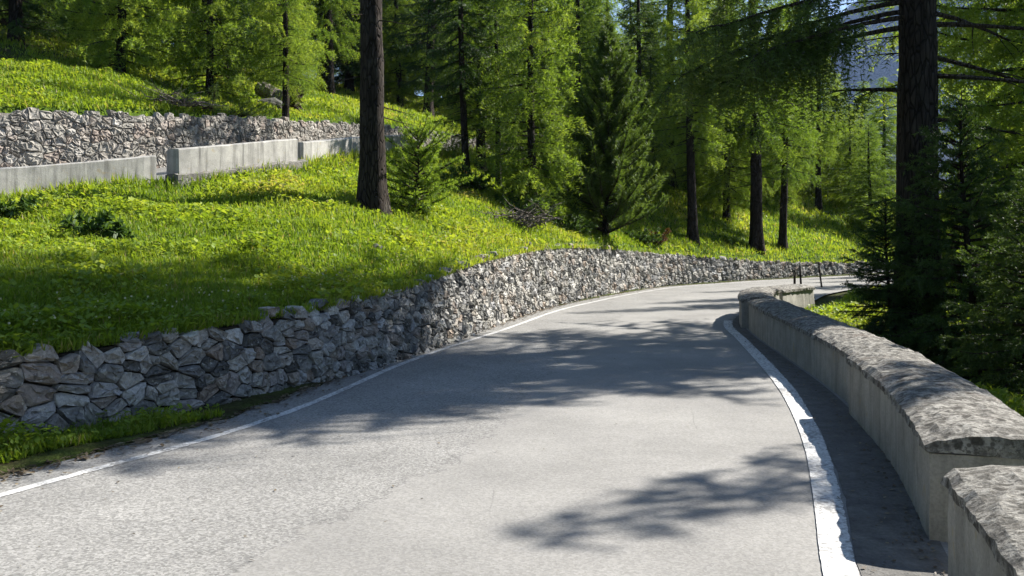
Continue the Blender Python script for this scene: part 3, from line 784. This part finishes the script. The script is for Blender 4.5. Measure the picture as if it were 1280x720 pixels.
    # ---- the big larch beside the right-hand parapet
    def hero_extra(sp, rng, ax, st):
        st2 = dict(st, bare=.30, twig=.95, hang=1.0, t_up=-.55)
        for (z, az, L, e0, dr, u) in [(5.75, 3.10, 3.7, -.14, .22, .03), (5.5, 3.4, 3.2, -.16, .18, .04), (5.35, 3.22, 3.1, -.14, .20, .02), (6.0, 3.3, 3.9, -.12, .2, .03), (5.6, 2.95, 3.3, -.12, .2, .03), (6.9, 3.6, 3.4, -.05, .2, .05), (6.8, 2.7, 3.2, .0, .22, .05)]:
            pts = add_branch(sp, rng, ax(z), az, L, e0, dr, u, st2, dens=1.0, rad=.045)
            for q in (3, 4, 5, 6): add_branch(sp, rng, pts[q], az + rng.choice([-1, 1]) * rng.uniform(.4, 1.0), L * .3, -.15, .3, 0, dict(st2, bare=.05, twig=.65, hang=.8), dens=1.0, rad=.014)
        for (z, az, L) in [(5.75, 2.95, 1.5), (5.4, 3.4, 1.2), (5.2, 2.7, 1.0), (4.9, 3.2, .8)]:
            pts = add_branch(sp, rng, ax(z), az, L, .05, .1, 0, st, fol=False, rad=.016)
            for q in (2, 3, 4, 5, 6): add_branch(sp, rng, pts[q], az + rng.uniform(-1, 1), L * .3, -.2, .4, 0, st, fol=rng.random() < .2, rad=.007)
        for (z, az, L, e0) in [(5.35, -.15, 3.4, -.03), (4.9, .25, 3.0, -.12), (4.55, -.55, 2.4, -.1), (5.6, .5, 3.2, 0), (3.9, -.2, 1.4, -.1), (4.3, 2.9, 1.3, .15), (3.6, .6, 1.1, .1)]:
            pts = add_branch(sp, rng, ax(z), az, L, e0, .12, .02, st, fol=False, rad=.045)
            for q in (3, 4, 5, 6):
                add_branch(sp, rng, pts[q], az + rng.uniform(-.9, .9), L * .28, -.1, .3, 0, st, fol=rng.random() < .35, rad=.014)
    hero = conifer(40, 'larch_fine', 20, 7.2, 2.7, .355, 'pine', 15, dead=6, extra=hero_extra, kink=.02, e_low=-.08)  # darker pine needles put the shade on its boughs into their colour
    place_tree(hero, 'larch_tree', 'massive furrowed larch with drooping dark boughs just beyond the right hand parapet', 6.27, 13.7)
    for x, y, rz, s, lab in [(5.75, 13.4, 1.0, .55, 'small dark spruce leaning over the coping left of the massive trunk'), (5.5, 7.9, 2.4, .5, 'low green conifer sapling showing over the outer edge of the second parapet block'), (6.55, 12.5, .4, .95, 'dark young spruce hiding the base of the massive larch trunk'), (8.2, 12.3, 2.0, 1.05, 'soft green young conifer at the right edge, beside the dark one at the big trunk'),
                             (5.75, 10.0, 3.3, .62, 'small green conifer sapling just behind the coping at the right edge')]:
        lar = 'green' in lab
        place_tree(P['young_larch' if lar else 'young_spruce'], 'conifer_sapling' if lar else 'spruce_sapling', lab, x, y, rz, s, 'sapling')

    # ---- trees nothing tells apart
    rng = np.random.default_rng(77)
    pts = [(o.location.x, o.location.y) for o in COL.objects if o.name.split('.')[0] in ('larch_tree', 'spruce_tree', 'stone_pine')]
    def free(x, y, d): return all((x - a) ** 2 + (y - b) ** 2 > d * d for a, b in pts)
    cnt = 0
    kinds = ['larch_a', 'larch_b', 'larch_c', 'larch_low', 'spruce_a', 'spruce_b']
    tries = 0
    while cnt < 120 and tries < 6000:
        tries += 1
        z = rng.uniform(30, 85); x = px(rng.uniform(-160, 1010), z)
        h, zn, dA, dB, dC, e = [q[0] for q in zone_height(np.array([x]), np.array([z]))]
        if zn != 3 or dC < ((4.5 if x < -9 else 8.5) if x < -2 else 3.0): continue
        if not free(x, z, 2.9 if z < 55 else 3.6): continue
        pts.append((x, z)); cnt += 1
        k = rng.choice(kinds, p=[.2, .2, .1, .2, .18, .12])
        s = rng.uniform(.75, 1.12)
        lar = 'larch' in k
        place_tree(P[k], 'larch_tree' if lar else 'spruce_tree', 'pale green larch among the crowded trees of the forest behind' if lar else 'dark spruce among the crowded trees of the forest behind', x, z, rng.uniform(0, 6.28), s,
                   group='larches of the forest behind' if lar else 'spruces of the forest behind')
    # bank trees between the far wall and the upper road
    cnt = tries = 0
    while cnt < 30 and tries < 4000:
        tries += 1
        z = rng.uniform(37, 60); x = px(rng.uniform(640, 1085), z)
        h, zn, dA, dB, dC, e = [q[0] for q in zone_height(np.array([x]), np.array([z]))]
        if zn != 1 or dA < 4.5 or dB > -1: continue
        if not free(x, z, 2.0): continue
        pts.append((x, z)); cnt += 1
        k = rng.choice(['larch_b', 'larch_bright', 'larch_low', 'larch_bright'])
        place_tree(P[k], 'larch_tree', 'sunlit larch crowding the slope behind the far bend of the road', x, z, rng.uniform(0, 6.28), rng.uniform(.6, .95) if x / z < .33 else rng.uniform(.38, .5), group='larches behind the far bend')
    # downhill on the right
    for x, y, k, s in [(14.5, 18.5, 'larch_low', .8), (18.5, 20.5, 'larch_b', .95), (12.2, 14.6, 'larch_low', .8), (16.8, 28, 'larch_a', .85), (19, 31, 'larch_b', 1.), (22, 36, 'spruce_a', .95), (15.5, 16.2, 'spruce_a', .7),
                       (26, 44, 'larch_b', .9), (21, 23.5, 'larch_a', 1.), (24, 34, 'larch_c', .9), (30, 44, 'spruce_b', .9), (34, 52, 'larch_b', 1), (28, 52, 'larch_low', 1), (22.5, 31, 'spruce_b', .9)]:
        lar = 'larch' in k
        place_tree(P[k], 'larch_tree' if lar else 'spruce_tree', 'green larch on the slope falling away below the road, behind the massive trunk' if lar else 'dark spruce on the slope falling away below the road', x, y, x * 7 % 6.28, s,
                   group='larches below the road' if lar else 'spruces below the road')
    place_tree(P['larch_a'], 'larch_tree', 'tall larch at the top right corner, closest behind the massive trunk on its right', 9.9, 15.9, 1.7, 1.1)
    place_tree(P['larch_c'], 'larch_tree', 'very tall larch at the right edge, its boughs filling the space beside the massive trunk', 11.2, 18.4, .2, 1.22)
    for x, y, k, s_ in [(11, 3, 'larch_b', 1), (9, -2, 'larch_a', 1), (13, -5, 'spruce_a', 1), (8.5, -9, 'larch_c', 1), (15, 5, 'spruce_b', 1), (14, 1, 'larch_a', 1), (-11, 1, 'larch_b', 1), (-13, -4, 'spruce_a', 1), (-10, -8, 'larch_c', 1), (-17, 6, 'larch_a', 1), (3.5, -13, 'larch_a', 1), (-4.5, -16, 'larch_c', 1), (-19, 0, 'spruce_b', 1)]:  # unseen forest trees added to block sky light and deepen the shade
        place_tree(P[k], 'larch_tree' if 'larch' in k else 'spruce_tree', 'unseen forest tree added around the camera to block sky light', x, y, x * 3 % 6, s_, group='added unseen trees around the camera')
    place_tree(P['larch_low'], 'larch_tree', 'larch out of the frame beside the nearest parapet, shading the foreground', 9.0, 10.0, .8, .86)
    return P
PROTO = build_trees()

# ------------------------------------------------------------------ shrubs, brush, stump
def shrub(seed, R, Hh, n, mat, leaf=.07, lw=.02, stem=True, wild=.5):
    rng = np.random.default_rng(seed); sp = Soup()
    st = dict(twig_sp=.055, twig=.28, t_fwd=.6, t_lat=.6, t_up=.25, hang=.1, bare=.2, nd_sp=.04, nb=4, nd=leaf, nw=lw, fwd=.4, tw_r=.004)
    for k in range(n):
        az = rng.uniform(0, 6.28); L = R * rng.uniform(.5, 1.1)
        add_branch(sp, rng, np.array([rng.normal(0, R * .25), rng.normal(0, R * .25), -.05]), az, L * rng.uniform(.5, 1), Hh / R * rng.uniform(.35, 1.25), wild * .3, 0, st, rad=.012)
    return sp.build('leafy_bush', [M[mat], M['twig']])
def put(me, name, label, cat, x, y, rz=0, sc=1, dz=0, group=None):
    o = obj(name, me); o.location = (x, y, H1(x, y) + dz); o.rotation_euler = (0, 0, rz); o.scale = (sc, sc, sc)
    return tag(o, label, cat, group)
jun = shrub(51, 1.2, .7, 60, 'pine', .05, .006)
put(jun, 'juniper_bush', 'low dull green juniper bush above the tall retaining wall, under the glowing larch boughs', 'bush', px(235, 24.6), 24.6)
put(jun, 'juniper_bush', 'low juniper bush on the slope above the retaining wall, right of the glowing larch boughs', 'bush', px(300, 26.6), 26.6, 2, .7)
lb = shrub(52, .9, .8, 46, 'shrub', .07, .018)
put(lb, 'leafy_bush', 'broad leafy bush at the foot of the bright larch, behind the grey brush pile', 'bush', px(650, 24.8), 24.8, 0, 1.1)
put(lb, 'leafy_bush', 'pale tipped bush between the bright larch and the conical pine', 'bush', px(712, 26), 26, 1.3, .95)
put(lb, 'leafy_bush', 'bush spreading low in the shade below the three thin trunks', 'bush', px(585, 25.4), 25.4, 2.3, 1.0)
put(lb, 'leafy_bush', 'bush on the grass edge right of the conical pine', 'bush', px(800, 31), 31, 3.3, .85)
put(lb, 'leafy_bush', 'low bush under the broad dark trunk near the far end of the wall', 'bush', px(912, 36.5), 36.5, .3, .6)
db = shrub(53, .42, .45, 34, 'shrub', .10, .028)
put(db, 'leafy_bush', 'dark round leafy plant in the middle of the shaded bank, lower left', 'plant', px(125, 12.3), 12.3, 0, 1.0)
put(db, 'leafy_bush', 'clump of broad leaves against the foot of the long pale parapet', 'plant', px(25, 13.4), 13.4, 1, .8)
rb = shrub(54, .5, .8, 26, 'redleaf', .06, .018)
put(rb, 'leafy_bush', 'small reddish brown bush at the right foot of the conical pine', 'bush', px(818, 31.6), 31.6)

def brush(seed, n, R, Hh):
    rng = np.random.default_rng(seed); sp = Soup()
    for k in range(n):
        a = rng.uniform(0, 6.28); p0 = np.array([rng.normal(0, R * .5), rng.normal(0, R * .4), rng.uniform(0, Hh * .5)])
        L = rng.uniform(.3, 1.1); d = np.array([math.cos(a), math.sin(a), rng.uniform(-.1, .6)])
        q = np.linspace(0, 1, 5)[:, None]
        pts = p0 + d * L * q + rng.normal(0, .03, (5, 3))
        sp.tube(pts, np.linspace(.018, .005, 5), 4, .5, 0)
    return sp.build('brush_pile', [M['deadwood']])
put(brush(61, 90, .7, .5), 'brush_pile', 'pile of grey dead twigs on the grass below the bright larch', 'brush pile', px(655, 22.6), 22.6, 0, 1, .05)
put(brush(62, 60, .8, .35), 'brush_pile', 'scatter of dead branches in the shade beside the juniper bush', 'brush pile', px(215, 23.6), 23.6, 0, 1, .05)

def rootplate():
    rng = np.random.default_rng(8); root = empty('uprooted_stump', (px(366, 32), 32, H1(px(366, 32), 32)))
    sp = Soup()
    q = np.linspace(0, 1, 9)[:, None]
    sp.tube(np.array([[0, 0, .1]]) + q * np.array([[-1.3, .3, .75]]), np.linspace(.42, .26, 9), 12, .5, 0, .12)
    obj('log', sp.build('log', [M['deadwood']]), root)
    sp = Soup()
    for k in range(26):
        a = rng.uniform(0, 6.28); L = rng.uniform(.5, 1.1)
        d = np.array([.35, math.cos(a) * .9, math.sin(a) * .9])
        pts = np.array([0, 0, .3]) + d * L * q + rng.normal(0, .05, (9, 3))
        sp.tube(pts, np.linspace(.11, .015, 9), 6, .5, 0, .2)
    obj('roots', sp.build('roots', [M['twig']]), root)
    tag(root, 'uprooted stump with a tangle of brown roots behind the slender young larch', 'stump')
rootplate()

# ------------------------------------------------------------------ marker posts and loose stones
def marker(label, p, z, Hh, lean):
    x = px(p, z); root = empty('marker_post', (x, z, H1(x, z)))
    sp = Soup(); q = np.linspace(0, 1, 8)[:, None]
    pts = np.array([[0, 0, -.3]]) + q * np.array([[lean * Hh, 0, Hh + .3]])
    sp.tube(pts, [.032, .032, .031, .03, .03, .029, .028, .004], 8, .5, 0, .05)
    obj('stake', sp.build('stake', [M['twig']], True), root)
    sp = Soup(); t = np.array([[lean * Hh * .86, 0, Hh * .82], [lean * Hh * .92, 0, Hh * .9]])
    sp.tube(t, [.035, .034], 8); obj('band', sp.build('band', [M['deadwood']]), root)
    tag(root, label, 'post', 'thin posts at the far end of the right parapet')
marker('thin dark marker post, closest one, standing right behind the small far parapet block', 993.5, 21.4, .98, -.005)
marker('thin marker post tilting slightly left, middle one beside the far road edge', 1003, 25.5, 1.0, -.08)
marker('farthest marker post leaning left in front of the far stone wall', 1029, 30, .95, -.18)

def boulder(seed, r):
    import bmesh
    bm = bmesh.new(); bmesh.ops.create_icosphere(bm, subdivisions=3, radius=r)
    off = Vector((seed * 3.1, seed * 1.7, 0))
    for v in bm.verts:
        d = v.co.normalized()
        v.co *= 1 + .35 * mnoise.noise(d * 1.3 + off) + .12 * mnoise.noise(d * 4 + off); v.co.z *= .65
    me = bpy.data.meshes.new('boulder'); bm.to_mesh(me); bm.free(); me.materials.append(M['stone'])
    return me
for sd, (p, z, r, lab) in enumerate([(1008, 24.6, .22, 'grey boulder beside the foot of the middle marker post'), (1052, 17.5, .2, 'pale stone half sunk in the sunny shoulder grass right of the parapet'),
                                     (340, 30.5, .5, 'brown rock beside the uprooted stump above the retaining wall'), (660, 20.6, .10, 'small stone lying in the sunny grass above the lower wall'), (470, 14.2, .12, 'pale stone in the bank grass below the thick trunk')]):
    x = px(p, z); put(boulder(sd + 1, r), 'boulder', lab, 'rock', x, z, sd, 1, .02)

# ------------------------------------------------------------------ grass and weeds
def grass_field():
    rng = np.random.default_rng(99)
    n = 1250000
    pxs = rng.uniform(-260, 1420, n); z = np.exp(rng.uniform(math.log(4.6), math.log(60), n))
    x = px(pxs, z); y = z
    h, zn, dA, dB, dC, e = zone_height(x, y)
    den = 1 + .0 * x
    keep = np.zeros(n, bool)
    keep |= (dA > .06) & (zn <= 1) & (dB < 0)
    h = np.where((dA > .0) & (dA < .45), np.maximum(h, A.h(A.dist(x, y)[1]) - .03), h)
    keep |= (zn == 3) & ((dC < np.where(x < -9, 5.5, 11)) | (rng.random(n) < .3))
    keep |= (zn == 4) & (e > .15) & (e < 9)
    keep |= (zn == 5) & (y < 8.0) & (dA > -.55) & (rng.random(n) < .8)
    keep &= ~((zn == 4) & (y < 9) & (x > 5))
    keep &= ~((zn == 3) & (z > 48) & (rng.random(n) < .5))
    x, y, h, zn, dA, dB, dC = [q[keep] for q in (x, y, h, zn, dA, dB, dC)]
    m = len(x)
    clump = vnoise(x * 1.1, y * 1.1) * .6 + vnoise(x * 3.3 + 40, y * 3.3) * .4
    clump2 = vnoise(x * .45 + 80, y * .45)
    rnd = rng.random(m)
    broad = rnd < np.clip(.22 + .40 * clump, .04, .62)
    d = np.hypot(x, y)
    # blades
    L = np.where(broad, rng.uniform(.03, .085, m), rng.uniform(.07, .17, m)) * (1 + .55 * clump) * (.8 + d / 45)
    L = np.where(zn == 5, L * .75, L); L = np.where((zn == 1) & (dB > -.45) & ~broad, L * 1.7, L)
    L = np.where((zn == 1) & (dA < .45), L * .8, L)
    W = np.where(broad, L * rng.uniform(.28, .45, m), .005 + .0004 * d)
    az = rng.uniform(0, 6.28, m); lean = np.where(broad, rng.uniform(.7, 2.2, m), rng.uniform(.15, .9, m))
    dr = np.stack([np.cos(az) * lean, np.sin(az) * lean, np.ones(m)], -1); dr /= np.linalg.norm(dr, axis=1, keepdims=True)
    base = np.stack([x, y, h - .01 + np.where(broad, rng.uniform(0, .14, m) * (1 + clump), 0)], -1)
    sd = np.stack([-np.sin(az), np.cos(az), np.zeros(m)], -1) * W[:, None]
    # four-corner blade: narrow foot, widest at a third, drooped tip
    tip = base + dr * L[:, None]; tip[:, 2] -= L * .12 * lean
    mid = base + dr * (L * .45)[:, None]
    V = np.stack([base, mid + sd, tip, mid - sd], 1).reshape(-1, 3)
    T = np.clip(.47 + .26 * clump + .28 * clump2 + rng.normal(0, .13, m), 0, .87); T = np.where(~broad & (rng.random(m) < .05), 1., T)
    me = mesh_np('grass', V, [np.arange(4 * m).reshape(-1, 4)], M['grass'], tint=np.repeat(T, 4))
    tag(obj('grass', me), 'lush green grass and leafy weeds covering the banks', 'grass', kind='stuff')
    # flower heads scattered over the bank
    def flowers(name, mat, cond, k, lab, size):
        idx = rng.choice(np.where(cond)[0], k)
        c = np.stack([x[idx], y[idx], h[idx] + rng.uniform(.12, .3, k)], -1)
        q = []
        for a in range(3):
            u = rng.normal(size=(k, 3)); u /= np.linalg.norm(u, axis=1, keepdims=True); v = np.cross(u, rng.normal(size=(k, 3))); v /= np.linalg.norm(v, axis=1, keepdims=True)
            q.append(np.stack([c + u * size, c + v * size, c - u * size, c - v * size], 1))
        V = np.concatenate(q).reshape(-1, 3)
        tag(obj(name, mesh_np(name, V, [np.arange(len(V)).reshape(-1, 4)], M[mat], tint=rng.random(len(V)))), lab, 'flowers', kind='stuff')
    flowers('meadow_flowers', 'yellow', (zn == 1) & (clump2 > .1), 500, 'tiny yellow flowers dotted through the bank grass', .011)
    flowers('meadow_flowers', 'flower', (zn == 1) & ((dB > -1.0) | (dA < .8)), 420, 'tiny white flowers by the parapet foot and the wall top', .012)
grass_field()

def litter():
    rng = np.random.default_rng(41); Vs, T = [], []
    def run(path, y0, y1, o0, o1, k, zoff, size):
        s = rng.uniform(path.s_of_y(y0), path.s_of_y(y1), k); p, tg = path.at(s); nr = np.stack([-tg[:, 1], tg[:, 0]], -1)
        f = rng.beta(.8, 2.2, k); q = p + nr * (o0 + (o1 - o0) * f)[:, None]
        z = rz(q[:, 0], q[:, 1]) + zoff
        a = rng.uniform(0, 6.28, k); L = size * rng.uniform(.5, 1.5, k); w = L * rng.choice([.12, .3, .6], k)
        d = np.stack([np.cos(a) * L, np.sin(a) * L, rng.uniform(0, .3, k) * L], -1); e = np.stack([-np.sin(a) * w, np.cos(a) * w, rng.uniform(0, .3, k) * w], -1)
        c = np.concatenate([q, z[:, None]], 1)
        Vs.append(np.stack([c - d, c + e, c + d, c - e], 1).reshape(-1, 3)); T.append(np.repeat(rng.random(k), 4))
    run(D, 3, 20, .0, .5, 2600, .012, .013)
    run(LL, 4.5, 40, .42, -.05, 4500, .012, .02)
    run(LL, 4.5, 22, .46, .2, 2500, .016, .03)
    run(LL, 4.5, 30, .0, -4.3, 900, .008, .012)
    V = np.vstack(Vs); t = np.concatenate(T)
    tag(obj('needle_litter', mesh_np('needle_litter', V, [np.arange(len(V)).reshape(-1, 4)], M['litter'], tint=t)), 'brown needles, grit and leaf bits along the road edges', 'litter', kind='stuff')
M['litter'] = leaf_mat('dry_litter', (.05, .035, .02), (.13, .095, .055), (.26, .22, .15), .05)
litter()

# ------------------------------------------------------------------ mountain
def mountain():
    rng = np.random.default_rng(5)
    az = np.radians(np.linspace(-75, 80, 260)); rr = np.linspace(1300, 3600, 60)
    AZ, RR = np.meshgrid(az, rr)
    X, Y = RR * np.sin(AZ), RR * np.cos(AZ)
    ridge = np.interp(np.degrees(AZ), [-75, -30, 0, 8, 15, 19, 21.5, 24, 28, 35, 50, 80], [300, 330, 260, 300, 440, 560, 640, 730, 820, 900, 700, 500])
    t = np.clip((RR - 1300) / 1300, 0, 1) ; back = np.clip((RR - 2600) / 1000, 0, 1)
    f = 0; a = 1; s = 1 / 420.
    for o in range(5):
        f = f + a * (1 - 2 * np.abs(vnoise(X * s + 31 * o, Y * s + 7 * o))); a *= .5; s *= 2.1
    Z = -60 + (ridge + 60) * (t ** 1.1) * (1 - .5 * back) + f * 60 * t
    na = len(az); i = (np.arange(len(rr) - 1)[:, None] * na + np.arange(na - 1)[None]).ravel()
    tag(obj('mountain', mesh_np('mountain', np.stack([X, Y, Z], -1).reshape(-1, 3), [np.stack([i, i + 1, i + na + 1, i + na], -1)], M['rock'], smooth_shade=True)), kind='structure')
mountain()

# ------------------------------------------------------------------ the air
def haze():
    import bmesh
    bm = bmesh.new(); bmesh.ops.create_cube(bm, size=1)
    for v in bm.verts: v.co = Vector((v.co.x * 14000, v.co.y * 14000, -260 + (v.co.z + .5) * 1700))
    me = bpy.data.meshes.new('haze'); bm.to_mesh(me); bm.free()
    m, nt, out = new_mat('mountain_air'); pv = nt.nodes.new('ShaderNodeVolumePrincipled')
    pv.inputs['Color'].default_value = (.42, .60, 1.0, 1); pv.inputs['Density'].default_value = .75e-4; pv.inputs['Anisotropy'].default_value = .2
    nt.links.new(pv.outputs[0], out.inputs['Volume']); me.materials.append(m)
    tag(obj('haze', me), kind='stuff')
haze()

# ------------------------------------------------------------------ light, sky, camera
EL, AZ = math.radians(39), math.radians(60)         # azimuth clockwise from straight ahead
S = Vector((math.sin(AZ) * math.cos(EL), math.cos(AZ) * math.cos(EL), math.sin(EL)))
sun = bpy.data.lights.new('sun', 'SUN'); sun.energy = 5.0; sun.angle = math.radians(.53); sun.color = (1, .95, .87)
so = bpy.data.objects.new('sun', sun); COL.objects.link(so); so.rotation_euler = S.to_track_quat('Z', 'Y').to_euler(); so.location = (20, 10, 30)
wd = bpy.data.worlds.new('World'); SC.world = wd; wd.use_nodes = True
nt = wd.node_tree; nt.nodes.clear()
sky = nt.nodes.new('ShaderNodeTexSky'); sky.sky_type = 'NISHITA'; sky.sun_disc = False; sky.sun_elevation = EL; sky.sun_rotation = AZ; sky.altitude = 1800; sky.air_density = 1.0; sky.dust_density = .6
bg = nt.nodes.new('ShaderNodeBackground'); bg.inputs['Strength'].default_value = .058
ow = nt.nodes.new('ShaderNodeOutputWorld'); nt.links.new(sky.outputs[0], bg.inputs[0]); nt.links.new(bg.outputs[0], ow.inputs[0])

cam = bpy.data.cameras.new('camera'); cam.sensor_width = 36; cam.lens = 36 * 1110 / 1280; cam.shift_y = -60 / 1280
cam.clip_start = .05; cam.clip_end = 20000
co = bpy.data.objects.new('camera', cam); COL.objects.link(co); co.location = (0, 0, 1.6); co.rotation_euler = (math.radians(90), 0, 0)
SC.camera = co
SC.view_settings.view_transform = 'Standard'; SC.view_settings.look = 'None'; SC.view_settings.gamma = 1; SC.view_settings.exposure = 1.62
SC.view_settings.use_curve_mapping = False
SC.cycles.use_denoising = True
SC.cycles.max_bounces = 6; SC.cycles.diffuse_bounces = 3; SC.cycles.transmission_bounces = 4; SC.cycles.glossy_bounces = 2
SC.cycles.caustics_reflective = False; SC.cycles.caustics_refractive = False
SC.cycles.sample_clamp_indirect = 6
